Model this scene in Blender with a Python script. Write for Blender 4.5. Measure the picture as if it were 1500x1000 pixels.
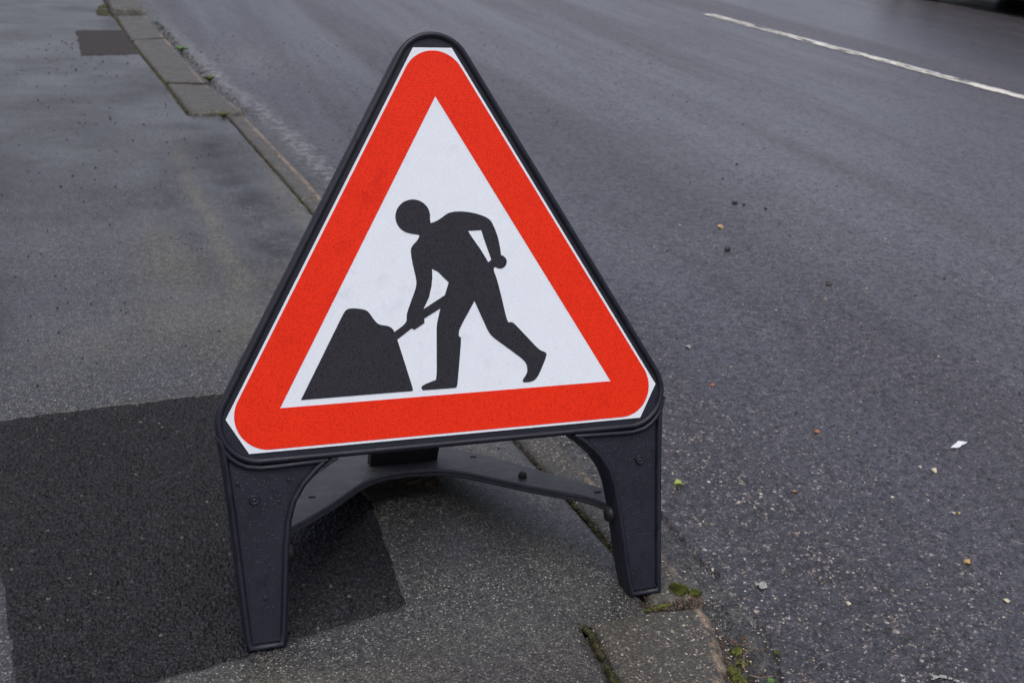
import bpy, bmesh, math, random
import numpy as np
from mathutils import Vector, Matrix
R = math.radians
random.seed(7)
for o in list(bpy.data.objects): bpy.data.objects.remove(o)
scene = bpy.context.scene
COL = scene.collection

# ---------------------------------------------------------------- camera, sky, sun, exposure
cam_d = bpy.data.cameras.new('camera'); cam = bpy.data.objects.new('camera', cam_d); COL.objects.link(cam)
cam.location = (-0.49989, -1.55412, 1.20301)
cam.rotation_euler = (1.17416, -0.061447, -0.312992)
cam_d.sensor_width = 36.0; cam_d.lens = 1699.48 / 1500 * 36
cam_d.clip_start = 0.05; cam_d.clip_end = 2000
cam_d.dof.use_dof = True; cam_d.dof.focus_distance = 1.95; cam_d.dof.aperture_fstop = 9.0
scene.camera = cam

SUN_EL, SUN_AZ = R(78), R(205)         # overcast: a broad, weak sun high over the near side
world = bpy.data.worlds.new('World'); scene.world = world; world.use_nodes = True
wn = world.node_tree; wn.nodes.clear()
sky = wn.nodes.new('ShaderNodeTexSky'); sky.sky_type = 'NISHITA'; sky.sun_disc = False
sky.sun_elevation = SUN_EL; sky.sun_rotation = SUN_AZ; sky.dust_density = 6.0; sky.air_density = 1.0
hs = wn.nodes.new('ShaderNodeHueSaturation'); hs.inputs['Hue'].default_value = 0.525; hs.inputs['Saturation'].default_value = 0.62   # cloud cover: greyer
bg = wn.nodes.new('ShaderNodeBackground'); bg.inputs['Strength'].default_value = 0.15
wo = wn.nodes.new('ShaderNodeOutputWorld')
wn.links.new(sky.outputs[0], hs.inputs['Color']); wn.links.new(hs.outputs[0], bg.inputs[0]); wn.links.new(bg.outputs[0], wo.inputs[0])
sun_d = bpy.data.lights.new('sun', 'SUN'); sun_d.energy = 0.55; sun_d.angle = R(60); sun_d.color = (1.0, 0.98, 0.95)
sun = bpy.data.objects.new('sun', sun_d); COL.objects.link(sun)
sdir = Vector((math.sin(SUN_AZ) * math.cos(SUN_EL), math.cos(SUN_AZ) * math.cos(SUN_EL), math.sin(SUN_EL)))
sun.rotation_euler = (-sdir).to_track_quat('-Z', 'Y').to_euler(); sun.location = (0, 0, 30)
vs = scene.view_settings
vs.view_transform = 'Standard'; vs.look = 'None'; vs.gamma = 1.0; vs.use_curve_mapping = False
vs.exposure = 0.35

# ---------------------------------------------------------------- helpers
def tag(o, label=None, cat=None, group=None, kind=None):
    if label: o['label'] = label
    if cat: o['category'] = cat
    if group: o['group'] = group
    if kind: o['kind'] = kind
    return o
def mk(name, me, mat=None, parent=None, loc=None, rot=None):
    o = bpy.data.objects.new(name, me); COL.objects.link(o)
    if mat is not None and me is not None and not me.materials: me.materials.append(mat)
    if parent: o.parent = parent
    if loc: o.location = loc
    if rot: o.rotation_euler = rot
    return o
def mesh(name, v, f, smooth=False, attrs=None):
    me = bpy.data.meshes.new(name); me.from_pydata([tuple(map(float, a)) for a in v], [], f); me.update()
    if smooth: me.polygons.foreach_set('use_smooth', [True] * len(me.polygons))
    for k, a in (attrs or {}).items():
        at = me.attributes.new(k, 'FLOAT', 'POINT'); at.data.foreach_set('value', np.asarray(a, np.float32))
    return me
def grid_mesh(name, X, Y, Zz, keep=None, attrs=None, smooth=True):
    n, m = X.shape
    co = np.stack([X, Y, Zz], -1).reshape(-1, 3).astype(np.float32)
    idx = np.arange(n * m).reshape(n, m)
    q = np.stack([idx[:-1, :-1], idx[1:, :-1], idx[1:, 1:], idx[:-1, 1:]], -1)
    q = q[keep] if keep is not None else q.reshape(-1, 4)
    used = np.unique(q); remap = np.full(n * m, -1); remap[used] = np.arange(len(used)); q = remap[q]; co = co[used]
    me = bpy.data.meshes.new(name)
    me.vertices.add(len(co)); me.vertices.foreach_set('co', co.ravel())
    me.loops.add(q.size); me.loops.foreach_set('vertex_index', q.ravel().astype(np.int32))
    me.polygons.add(len(q)); me.polygons.foreach_set('loop_start', np.arange(0, q.size, 4, dtype=np.int32))
    me.polygons.foreach_set('use_smooth', np.full(len(q), smooth))
    me.update(calc_edges=True)
    for k, a in (attrs or {}).items():
        at = me.attributes.new(k, 'FLOAT', 'POINT'); at.data.foreach_set('value', a.reshape(-1)[used].astype(np.float32))
    return me
def hsh(i, j, s):
    h = (i.astype(np.int64) * 374761393 + j.astype(np.int64) * 668265263 + s * 2147483647) & 0xffffffff
    h = ((h ^ (h >> 13)) * 1274126177) & 0xffffffff
    return ((h ^ (h >> 16)) & 0xffffff) / float(0xffffff)
def vnoise(x, y, s=0):
    x = np.asarray(x, float); y = np.asarray(y, float)
    i = np.floor(x).astype(np.int64); j = np.floor(y).astype(np.int64); fx = x - i; fy = y - j
    fx = fx * fx * (3 - 2 * fx); fy = fy * fy * (3 - 2 * fy)
    a = hsh(i, j, s); b = hsh(i + 1, j, s); c = hsh(i, j + 1, s); d = hsh(i + 1, j + 1, s)
    return (a * (1 - fx) + b * fx) * (1 - fy) + (c * (1 - fx) + d * fx) * fy
def fbm(x, y, s=0, o=4):
    t = 0; a = .5
    for k in range(o): t = t + a * vnoise(x * 2 ** k, y * 2 ** k, s + k * 17); a *= .5
    return t / (1 - .5 ** o)
def voro(x, y, s=0):
    """distance to the two nearest jittered cell points and a random value for the cell"""
    i0 = np.floor(x).astype(np.int64); j0 = np.floor(y).astype(np.int64)
    d1 = np.full(x.shape, 9.); d2 = d1.copy(); r = np.zeros(x.shape)
    for di in (-1, 0, 1):
        for dj in (-1, 0, 1):
            i = i0 + di; j = j0 + dj
            d = np.hypot(i + .1 + .8 * hsh(i, j, s) - x, j + .1 + .8 * hsh(i, j, s + 5) - y)
            new = d < d1
            d2 = np.where(new, d1, np.minimum(d2, d)); r = np.where(new, hsh(i, j, s + 9), r); d1 = np.where(new, d, d1)
    return d1, d2, r
def sstep(a, b, x):
    t = np.clip((np.asarray(x, float) - a) / (b - a), 0, 1); return t * t * (3 - 2 * t)

# ---------------------------------------------------------------- materials
class NT:
    def __init__(s, name):
        s.m = bpy.data.materials.new(name); s.m.use_nodes = True; s.t = s.m.node_tree
        s.b = s.t.nodes['Principled BSDF']; s.out = s.t.nodes['Material Output']
        s.co = s.n('ShaderNodeTexCoord').outputs['Object']
    def n(s, typ, **kw):
        x = s.t.nodes.new(typ)
        for k, v in kw.items(): setattr(x, k, v)
        return x
    def l(s, a, b): s.t.links.new(a, b)
    def setv(s, sock, v):
        if hasattr(v, 'is_linked') or isinstance(v, bpy.types.NodeSocket): s.l(v, sock)
        else: sock.default_value = v
    def noise(s, sc, det=3, rough=.55, vec=None, out=0):
        x = s.n('ShaderNodeTexNoise'); x.inputs['Scale'].default_value = sc; x.inputs['Detail'].default_value = det; x.inputs['Roughness'].default_value = rough
        s.l(vec or s.co, x.inputs['Vector']); return x.outputs[out]
    def vor(s, sc, feature='F1', out='Distance', vec=None, rnd=1):
        x = s.n('ShaderNodeTexVoronoi', feature=feature); x.inputs['Scale'].default_value = sc; x.inputs['Randomness'].default_value = rnd
        s.l(vec or s.co, x.inputs['Vector']); return x.outputs[out]
    def mapv(s, rot=(0, 0, 0), sc=(1, 1, 1)):
        x = s.n('ShaderNodeMapping'); x.inputs['Rotation'].default_value = rot; x.inputs['Scale'].default_value = sc; s.l(s.co, x.inputs['Vector']); return x.outputs[0]
    def ramp(s, fac, stops, interp='LINEAR'):
        x = s.n('ShaderNodeValToRGB'); cr = x.color_ramp; cr.interpolation = interp
        while len(cr.elements) < len(stops): cr.elements.new(.5)
        for e, (p, c) in zip(cr.elements, stops):
            e.position = p; e.color = c if len(c) == 4 else (*c, 1)
        s.l(fac, x.inputs[0]); return x.outputs[0]
    def rng(s, v, a, b, c, d):
        x = s.n('ShaderNodeMapRange'); x.clamp = True
        for k, q in enumerate((v, a, b, c, d)): s.setv(x.inputs[k], q)
        return x.outputs[0]
    def math(s, op, a, b=0.0):
        x = s.n('ShaderNodeMath', operation=op); s.setv(x.inputs[0], a); s.setv(x.inputs[1], b); return x.outputs[0]
    def mix(s, f, a, b, bt='MIX'):
        x = s.n('ShaderNodeMix', data_type='RGBA', blend_type=bt)
        s.setv(x.inputs[0], f); s.setv(x.inputs[6], a if not isinstance(a, tuple) or len(a) == 4 else (*a, 1)); s.setv(x.inputs[7], b if not isinstance(b, tuple) or len(b) == 4 else (*b, 1)); return x.outputs[2]
    def attr(s, name):
        x = s.n('ShaderNodeAttribute'); x.attribute_name = name; return x.outputs['Fac']
    def bump(s, h, dist=.001, st=1.0, prev=None):
        x = s.n('ShaderNodeBump'); x.inputs['Distance'].default_value = dist; x.inputs['Strength'].default_value = st
        s.l(h, x.inputs['Height'])
        if prev: s.l(prev, x.inputs['Normal'])
        return x.outputs[0]
    def fin(s, col=None, rough=None, nrm=None, spec=None, coat=None, coatr=None, coatn=None):
        b = s.b.inputs
        if col is not None: s.setv(b['Base Color'], (*col, 1) if isinstance(col, tuple) and len(col) == 3 else col)
        if rough is not None: s.setv(b['Roughness'], rough)
        if nrm is not None: s.l(nrm, b['Normal'])
        if spec is not None: s.setv(b['Specular IOR Level'], spec)
        if coat is not None: s.setv(b['Coat Weight'], coat)
        if coatr is not None: s.setv(b['Coat Roughness'], coatr)
        if coatn is not None: s.l(coatn, b['Coat Normal'])
        return s.m

def mat_road():
    t = NT('road_asphalt')
    cell = t.vor(175, out='Color'); cv = t.n('ShaderNodeSeparateColor'); t.l(cell, cv.inputs[0])
    chips = t.ramp(cv.outputs[0], [(0, (.005, .005, .007)), (.5, (.013, .012, .017)), (.84, (.024, .021, .027)), (.92, (.055, .047, .045)), (.965, (.15, .115, .09)), (1, (.40, .36, .31))])
    dull = t.ramp(cv.outputs[1], [(0, (.006, .0055, .0085)), (1, (.034, .031, .042))])
    g = t.attr('gutter'); w = t.attr('worn')
    dens = t.rng(t.noise(2.3, 4), .35, .68, 0, 1)
    dens = t.math('MAXIMUM', t.math('MULTIPLY', dens, .45), t.math('MULTIPLY', w, t.rng(t.noise(7, 4), .36, .6, .25, 1)))
    c = t.mix(dens, dull, chips)
    c = t.mix(t.math('MULTIPLY', g, .9), c, t.mix(t.rng(t.noise(30, 5), .4, .65, 0, 1), (.011, .012, .012), (.036, .035, .030)))
    sp = t.vor(360, out='Color'); sv = t.n('ShaderNodeSeparateColor'); t.l(sp, sv.inputs[0])
    c = t.mix(t.math('MULTIPLY', t.rng(sv.outputs[0], .93, .97, 0, .9), t.rng(dens, .1, .8, .25, 1)), c, t.mix(sv.outputs[1], (.10, .075, .06), (.30, .27, .24)))
    pl = t.attr('pale')
    c = t.mix(t.math('MULTIPLY', pl, t.rng(t.noise(22, 5, .7), .40, .58, 0, .8)), c, (.17, .168, .17))
    c = t.mix(t.attr('far_sheen'), c, t.mix(cv.outputs[2], (.040, .037, .046), (.098, .093, .104)))
    big = t.noise(1.1, 5, .6)
    c = t.mix(t.rng(big, .3, .7, .0, .35), c, (.016, .015, .020))
    streak = t.noise(1.0, 4, .55, t.mapv((0, 0, R(5.5)), (1.5, .10, 1)))
    r = t.rng(streak, .38, .64, .50, .30)
    r = t.math('ADD', r, t.rng(t.noise(55, 3), .3, .7, -.06, .06))
    h1 = t.bump(t.vor(175), .0022, .8)
    h2 = t.bump(t.noise(420, 3), .0010, .6, h1)
    gr = t.math('ADD', t.math('MULTIPLY', t.noise(150, 3, .75), .5), t.math('MULTIPLY', t.noise(48, 4, .8), .5))
    grm = t.rng(gr, .40, .60, .12, 1.8)
    gc = t.n('ShaderNodeCombineColor')
    for q in range(3): t.l(grm, gc.inputs[q])
    c = t.mix(1.0, c, gc.outputs[0], 'MULTIPLY')
    film = t.bump(t.vor(150), .0016, .5)
    wt = t.math('MULTIPLY', t.rng(streak, .42, .58, .60, 1.0), t.rng(gr, .41, .55, .30, 1.0))
    return t.fin(c, r, h2, .40, wt, t.rng(streak, .40, .60, .38, .28), film)
def mat_pave():
    t = NT('pavement_asphalt')
    cell = t.vor(430, out='Color'); cv = t.n('ShaderNodeSeparateColor'); t.l(cell, cv.inputs[0])
    c = t.ramp(cv.outputs[0], [(0, (.007, .007, .008)), (.55, (.022, .022, .023)), (.85, (.055, .054, .051)), (.95, (.13, .125, .11)), (1, (.34, .33, .29))])
    d = t.attr('dry'); k = t.math('MULTIPLY', t.attr('damp'), t.rng(t.noise(8, 6, .7), .38, .58, .25, 1.15))
    dn = t.math('MULTIPLY', d, t.rng(t.noise(9, 5, .65), .25, .75, .35, 1.1))
    c = t.mix(t.math('MULTIPLY', dn, .85), c, t.mix(cv.outputs[1], (.075, .070, .052), (.165, .155, .118)))
    c = t.mix(t.rng(t.noise(2.2, 5, .6), .35, .7, 0, .5), c, (.012, .012, .014))
    c = t.mix(t.math('MULTIPLY', k, .8), c, (.009, .009, .011))
    r = t.rng(t.noise(1.7, 5, .6), .36, .62, .50, .30)
    r = t.math('ADD', r, t.math('MULTIPLY', dn, .22))
    h = t.bump(t.vor(430), .0010, .7); h = t.bump(t.noise(900, 2), .0005, .5, h)
    gr = t.math('ADD', t.math('MULTIPLY', t.noise(190, 3, .7), .65), t.math('MULTIPLY', t.noise(55, 3, .7), .35))
    gc = t.n('ShaderNodeCombineColor'); grm = t.rng(gr, .40, .60, .35, 1.5)
    for q in range(3): t.l(grm, gc.inputs[q])
    c = t.mix(1.0, c, gc.outputs[0], 'MULTIPLY')
    wet = t.math('MULTIPLY', t.rng(t.noise(1.7, 5, .65), .36, .62, .6, 1.0), t.rng(gr, .42, .56, .42, 1.0))
    film = t.bump(t.vor(260), .0010, .5)
    return t.fin(c, r, h, .30, t.math('MULTIPLY', wet, t.math('MULTIPLY', t.rng(dn, 0, .6, 1, .72), t.rng(k, 0, 1, 1, .42))), t.rng(t.noise(1.7, 5, .65), .36, .62, .40, .28), film)
def mat_patch(name, a, b, sc=190, rough=.42):
    t = NT(name)
    cell = t.vor(sc, out='Color'); cv = t.n('ShaderNodeSeparateColor'); t.l(cell, cv.inputs[0])
    c = t.ramp(cv.outputs[0], [(0, a), (.985, b), (.997, tuple(x * 1.5 for x in b)), (1, (.10, .095, .08))])
    r = t.rng(t.noise(40, 3), .3, .7, rough - .06, rough + .10)
    h = t.bump(t.vor(sc * 1.3), .002, .6); h = t.bump(t.noise(700, 2), .0006, .5, h)
    return t.fin(c, r, h, .22)
def mat_kerb(seed=0):
    t = NT('kerb_concrete')
    cell = t.vor(300, out='Color'); cv = t.n('ShaderNodeSeparateColor'); t.l(cell, cv.inputs[0])
    c = t.ramp(cv.outputs[0], [(0, (.018, .017, .016)), (.6, (.048, .045, .039)), (.88, (.082, .077, .066)), (.97, (.18, .15, .115)), (1, (.42, .40, .33))])
    c = t.mix(t.rng(t.noise(10, 6, .65), .35, .7, 0, .6), c, (.036, .034, .029))
    lich = t.rng(t.noise(38, 3, .5), .70, .76, 0, .7)
    c = t.mix(lich, c, (.22, .21, .18))
    w = t.attr('wear')
    wc = t.ramp(t.vor(220, out='Color'), [(0, (.10, .07, .05)), (.6, (.19, .14, .10)), (1, (.34, .27, .20))])
    c = t.mix(t.rng(t.math('MULTIPLY', w, t.math('MULTIPLY', t.rng(t.noise(26, 5, .7), .36, .56, 0, 1.5), t.rng(t.noise(2.6, 3), .38, .60, .15, 1.1))), .3, .8, 0, .8), c, wc)
    h = t.bump(t.vor(300), .0014, .7); h = t.bump(t.noise(60, 5, .65), .003, .6, h)
    return t.fin(c, t.rng(t.noise(14, 4), .3, .7, .5, .75), h, .22, .38, .40)
def mat_sheet(name, col, dark, grain=.16, rough=.42, dots=.5):
    """retroreflective sheeting: fine woven cell pattern, tiny rain beads and slight smears"""
    t = NT(name)
    u = t.mapv((0, 0, 0), (1, 1, 1))
    weave = t.vor(620, out='Distance', rnd=.35)
    spk = t.vor(430, out='Color'); sv = t.n('ShaderNodeSeparateColor'); t.l(spk, sv.inputs[0])
    bead = t.math('MULTIPLY', t.rng(t.vor(430), .18, .50, 1, 0), t.rng(sv.outputs[0], .35, .45, 0, 1))
    c = t.mix(t.rng(weave, .15, .75, 0, grain), col, dark)
    c = t.mix(t.rng(t.noise(9, 5, .6), .45, .75, 0, .10), c, dark)
    c = t.mix(t.math('MULTIPLY', bead, dots), c, dark)
    c = t.mix(t.rng(t.noise(16, 4, .7), .58, .72, 0, .35), c, dark)
    runs = t.noise(1.0, 3, .5, t.mapv((0, 0, 0), (70, 70, 6)))
    c = t.mix(t.rng(runs, .58, .75, 0, .10), c, dark)
    h = t.bump(weave, .0004, .5); h = t.bump(bead, .0003, .5, h); h = t.bump(t.noise(22, 2), .0012, .25, h)
    return t.fin(c, t.rng(bead, 0, 1, rough, .15), h, .16)
def mat_plastic(name, col, rough=.42, bead=1.0):
    t = NT(name)
    c = t.mix(t.rng(t.noise(14, 5, .65), .4, .75, 0, .45), col, tuple(x * 1.7 + .004 for x in col))
    c = t.mix(t.rng(t.noise(90, 3), .64, .74, 0, .2), c, (.05, .05, .05))
    h = t.bump(t.noise(900, 2), .00035, .6)
    sp = t.vor(300, out='Color'); sv = t.n('ShaderNodeSeparateColor'); t.l(sp, sv.inputs[0])
    b = t.math('MULTIPLY', t.rng(t.vor(300), .1, .36, 1, 0), t.math('MULTIPLY', t.rng(sv.outputs[0], .5, .6, 0, 1), t.rng(t.noise(9, 3), .4, .6, 0, 1)))
    h = t.bump(b, .0006 * bead, .6, h)
    h = t.bump(t.noise(30, 3), .0012, .25, h)
    run = t.noise(1, 3, .5, t.mapv((0, 0, 0), (75, 75, 7)))
    c = t.mix(t.rng(run, .56, .68, 0, .45), c, tuple(x * .35 for x in col))
    c = t.mix(t.rng(t.noise(170, 3, .7), .66, .74, 0, .5), c, (.045, .045, .047))
    return t.fin(c, t.math('ADD', t.rng(t.noise(20, 4), .3, .7, rough - .08, rough + .1), t.rng(run, .5, .68, .03, -.16)), h, .30)
def mat_simple(name, a, b, sc=40, rough=.6, bump=.001, spec=.4, metal=0):
    t = NT(name)
    c = t.mix(t.rng(t.noise(sc, 4), .35, .65, 0, 1), a, b)
    t.b.inputs['Metallic'].default_value = metal
    return t.fin(c, rough, t.bump(t.noise(sc * 3, 4), bump, .6), spec)
def mat_paint():
    t = NT('road_paint')
    c = t.mix(t.rng(t.noise(14, 5, .7), .35, .75, 0, .55), (.56, .55, .51), (.36, .35, .33))
    c = t.mix(t.rng(t.vor(150), .0, .35, .35, 0), c, (.25, .25, .24))
    return t.fin(c, .55, t.bump(t.vor(160), .0012, .5))
def mat_grass():
    t = NT('grass_ground')
    c = t.ramp(t.noise(8, 6, .7), [(.3, (.03, .045, .015)), (.7, (.07, .10, .03))])
    return t.fin(c, .9, t.bump(t.noise(60, 4), .02, .8))
def mat_glass():
    t = NT('car_glass'); t.b.inputs['Transmission Weight'].default_value = .7
    return t.fin(t.mix(t.noise(2, 2), (.03, .035, .04), (.05, .055, .06)), .03, None, .5)
def mat_water():
    t = NT('rain_water'); t.b.inputs['Transmission Weight'].default_value = 1.0; t.b.inputs['IOR'].default_value = 1.33
    return t.fin(t.mix(t.noise(3, 1), (1, 1, 1), (.95, .97, 1)), .02)

M = dict(road=mat_road(), pave=mat_pave(), kerb=mat_kerb(),
         patch=mat_patch('fresh_tarmac', (.0012, .0012, .0016), (.0135, .013, .0175), 200, .46),
         oldpatch=mat_patch('old_tarmac_patch', (.014, .011, .012), (.038, .032, .032), 260, .70),
         white=mat_sheet('sheet_white', (.73, .775, .84), (.48, .51, .58), .30, .42, .28),
         red=mat_sheet('sheet_red', (.86, .034, .006), (.40, .004, .001), .50, .42, .75),
         black=mat_sheet('sheet_black', (.036, .035, .044), (.003, .003, .004), .5, .42, .95),
         plastic=mat_plastic('black_plastic', (.0085, .0095, .0170)),
         plastic_worn=mat_plastic('worn_black_plastic', (.036, .037, .043), .40, .5),
         plastic_dark=mat_plastic('dark_plastic', (.010, .010, .011), .5, .2),
         soil=mat_simple('wet_soil', (.010, .009, .007), (.030, .024, .016), 60, .8, .004),
         moss=mat_simple('moss_green', (.034, .042, .006), (.100, .108, .015), 90, .8, .002),
         moss_dark=mat_simple('moss_dark_green', (.020, .022, .008), (.050, .048, .014), 90, .85, .002),
         leaf=mat_simple('leaf_green', (.22, .28, .05), (.33, .38, .09), 60, .45),
         weed=mat_simple('weed_green', (.05, .12, .03), (.09, .17, .045), 60, .5),
         deadleaf=mat_simple('dead_leaf', (.040, .026, .018), (.095, .062, .040), 50, .6),
         twig=mat_simple('twig_bark', (.10, .075, .055), (.20, .16, .12), 70, .7),
         paper=mat_simple('wet_paper', (.62, .64, .67), (.50, .52, .56), 60, .5),
         crumb=mat_simple('tarmac_crumb', (.008, .008, .009), (.022, .022, .024), 200, .45),
         tan=mat_simple('tan_stone', (.30, .17, .07), (.45, .30, .14), 150, .5),
         rust=mat_simple('red_stone', (.22, .07, .03), (.30, .12, .06), 150, .55),
         pale=mat_simple('pale_stone', (.42, .37, .27), (.56, .50, .38), 150, .55),
         grey=mat_simple('grey_stone', (.24, .23, .21), (.40, .38, .35), 150, .6),
         drop=mat_simple('chalky_white', (.15, .15, .14), (.28, .28, .27), 200, .8),
         bead=mat_simple('rain_on_plastic', (.0085, .0095, .016), (.010, .011, .018), 50, .26, .00005, .5),
         paint=mat_paint(), grass=mat_grass(), glass=mat_glass(), water=mat_water(),
         car=mat_simple('car_paint', (.012, .012, .014), (.015, .015, .018), 300, .18, .00005, .6),
         rubber=mat_simple('tyre_rubber', (.012, .012, .012), (.02, .02, .02), 90, .75),
         alloy=mat_simple('alloy', (.35, .35, .36), (.42, .42, .43), 40, .35, .0003, .5, .9),
         lens=mat_simple('lamp_lens', (.45, .45, .46), (.55, .55, .56), 20, .1, .0003),
         redlens=mat_simple('tail_lens', (.30, .01, .01), (.36, .02, .015), 20, .12, .0003))
M['car'].node_tree.nodes['Principled BSDF'].inputs['Coat Weight'].default_value = 1

# ---------------------------------------------------------------- ground, road, pavement, kerb
KFY = [-30, -3, -1.6, -1.05, -.75, -.5, -.36, -.249, -.135, -.032, .107, .376, .6, 2.577, 3.214, 4.036, 4.74, 6.213, 7.17, 7.736, 14, 30, 90]
KFX = [-26, -6, -2.6, -1.0, -.2, .15, .30, .375, .425, .433, .430, .404, .382, .187, .128, .045, -.068, -.214, -.291, -.325, -.72, -1.72, -5.4]
def kf(y): return np.interp(y, KFY, KFX)            # road-side edge of the kerb
KBY = [-30, -3, -1.6, -1.05, -.72, -.5, -.33, -.207, -.181, -.054, -.048, .072, .171, .336, .437, .631, 2.384, 3.197, 3.955, 3.985, 4.148, 4.756, 6.064, 7.143, 7.24, 7.81, 14, 30, 90]
KBX = [-26.2, -6.2, -2.8, -1.2, -.42, -.1, .13, .188, .190, .199, .330, .338, .338, .324, .314, .293, .122, .046, -.025, -.195, -.212, -.268, -.408, -.490, -.515, -.545, -.93, -1.93, -5.6]
def kb(y): return np.interp(y, KBY, KBX)            # pavement-side edge of the kerb
def road_base(x, y): return -.010 - .022 * sstep(1.4, -.3, y) - .012 * sstep(0, 3.5, np.asarray(x) - kf(y)) * 0

ground = mk('ground', mesh('ground', [(-600, -600, -.09), (600, -600, -.09), (600, 600, -.09), (-600, 600, -.09)], [(0, 1, 2, 3)]), M['grass'])
tag(ground, 'wide grassy ground under and beyond the road', kind='structure')

def spaced(a, b, d, end, g=1.08):
    l = list(np.arange(a, b, d))
    while l[-1] < end: d *= g; l.append(l[-1] + d)
    return np.array(l)
def blobs(x, y, pts):
    d = 0
    for (cx, cy, rx, ry, a) in pts: d = np.maximum(d, a * np.exp(-((x - cx) / rx) ** 2 - ((y - cy) / ry) ** 2))
    return d
# road: fine real relief near the sign, coarser further off
us = np.concatenate([[-.06, -.03], spaced(0, 1.45, .0042, 10.4, 1.06)])
ys = np.concatenate([-spaced(.45, .5, .05, 25, 1.2)[::-1], np.arange(-.44, 1.5, .0045), spaced(1.5, 1.52, .006, 90, 1.055)])
U, Yr = np.meshgrid(us, ys); Xr = U + kf(Yr)
fade = sstep(2.2, 1.0, Yr) * sstep(1.6, 1.2, U) * sstep(-.46, -.42, Yr)
d1, d2, rr = voro(Xr / .0075, Yr / .0075, 3)
z = road_base(Xr, Yr) + fade * (.0034 * (rr * .8 + .4) * (1 - np.clip(d1 * 1.25, 0, 1)) - .0012) + .006 * (fbm(Xr * 1.3, Yr * .7, 5) - .5) + .0022 * fade * (fbm(Xr * 16, Yr * 16, 8) - .5)
edge = .088 + .05 * (fbm(Yr * 5, Yr * 0 + 3.3, 11) - .5) + .012 * (fbm(Yr * 40, Xr * 0, 12) - .5)
gut = sstep(.012, -.012, U - edge)
z -= .0035 * gut
crk = np.exp(-((U - edge) / .0055) ** 2) * sstep(.42, .60, fbm(Yr * 6, Yr * 0 + 9.1, 21))
z -= .014 * crk * sstep(4, 2, Yr)
crk2 = np.exp(-((U - .17 - .05 * (fbm(Yr * 4, Yr * 0 + 1.7, 31) - .5)) / .004) ** 2) * sstep(.5, .62, fbm(Yr * 3.3, Yr * 0 + 4.1, 33))
z -= .006 * crk2
pale = np.clip(np.exp(-((U - edge - .03) / .05) ** 2) * sstep(1.5, 2.6, Yr) * sstep(9, 5, Yr) + .8 * blobs(Xr, Yr, [(.33, 5.6, .35, .5, 1.), (.9, 6.4, .5, .12, .8)]) * fbm(Xr * 6, Yr * 3, 91), 0, 1)
worn = np.clip(sstep(1.1, .25, U) * sstep(1.6, .3, Yr) * .9 + .35 * sstep(.55, .7, fbm(Xr * .9, Yr * .9, 41)), 0, 1)
far_sheen = sstep(.5, 2.6, U) * (.55 + .45 * fbm(Xr * 1.4 + Yr * .13, Yr * .12, 43)) * .85  # sky sheen of the farther road put into the colour, growing away from kerb
road = tag(mk('road', grid_mesh('road', Xr, Yr, z, attrs=dict(gutter=gut, worn=worn, pale=pale, far_sheen=far_sheen)), M['road']), 'wet grey asphalt road with a dashed centre line', kind='structure')

PATCH = [(-.86, .905), (-.80, .926), (-.714, .945), (-.50, .968), (-.295, .985), (-.16, .98), (-.075, .41), (-.083, .068), (-.23, .035), (-.358, -.008), (-.52, -.036), (-.66, -.06), (-.712, .012), (-.750, .28), (-.805, .60)]
def poly_dist(P, X, Y):
    P = np.array(P); D = np.full(X.shape, 9.); ins = np.zeros(X.shape, bool)
    for k in range(len(P)):
        a, b = P[k], P[(k + 1) % len(P)]; e = b - a
        tt = np.clip(((X - a[0]) * e[0] + (Y - a[1]) * e[1]) / (e @ e), 0, 1)
        D = np.minimum(D, np.hypot(X - a[0] - tt * e[0], Y - a[1] - tt * e[1]))
        ins ^= ((a[1] > Y) != (b[1] > Y)) & (X < (b[0] - a[0]) * (Y - a[1]) / (b[1] - a[1] + 1e-12) + a[0])
    return np.where(ins, D, -D)
# pavement
ws = np.concatenate([[0, .006], spaced(.012, 1.5, .012, 2.6, 1.2)])
yp = np.unique(np.round(np.concatenate([-spaced(.5, .52, .05, 25, 1.2)[::-1], np.arange(-.48, 4.3, .012), spaced(4.3, 4.4, .02, 90, 1.06), [3.955, 3.97, 3.985, -.054, -.048]]), 4))
Wp, Yp = np.meshgrid(ws, yp); Xp = kb(Yp) - .006 * (.4 + 1.2 * fbm(Yp * 30, Yp * 0, 51)) * (Wp < .02) - .004 - Wp
wob = .12 * (fbm(Xp * 5, Yp * 3, 61) - .5)
dry = blobs(Xp + wob * .35, Yp + wob * 2, [(-.298, 3.13, .030, .22, .8), (-.278, 2.87, .026, .24, 1.), (-.258, 2.62, .026, .24, 1.), (-.237, 2.30, .030, .26, 1.), (-.215, 1.98, .038, .26, 1.), (-.209, 1.69, .055, .25, .9), (-.24, 1.40, .12, .25, .7),
      (-.41, 2.25, .085, .25, .6), (-.38, 1.80, .11, .30, .7), (-.42, 1.45, .16, .22, .6), (-.60, 1.32, .16, .18, .45), (.04, 2.88, .030, .45, .8), (.075, 2.30, .035, .45, .8), (-.04, 1.55, .12, .4, .55),
      (.02, .25, .22, .26, .22), (.22, .55, .08, .5, .50), (.06, -.12, .3, .12, .35), (-.3, -.12, .3, .08, .6), (.0, .8, .25, .3, .5)])
damp = blobs(Xp + wob * .5, Yp + wob * 2, [(-.14, 3.35, .09, .35, 1.), (-.12, 2.9, .09, .30, 1.), (-.08, 2.5, .075, .30, .95), (-.07, 2.05, .08, .28, 1.), (-.36, 2.75, .06, .4, .6), (-.31, 2.1, .035, .3, .5), (-.88, 1.6, .10, .5, .8), (-.95, 2.6, .15, .9, .5), (-.62, 3.6, .12, .7, .35), (-.42, 4.6, .16, .35, .5), (-.2, 3.78, .10, .12, .9), (-.8, 7.6, .25, .8, .6), (-.52, 6.8, .06, .4, .5)])
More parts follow.
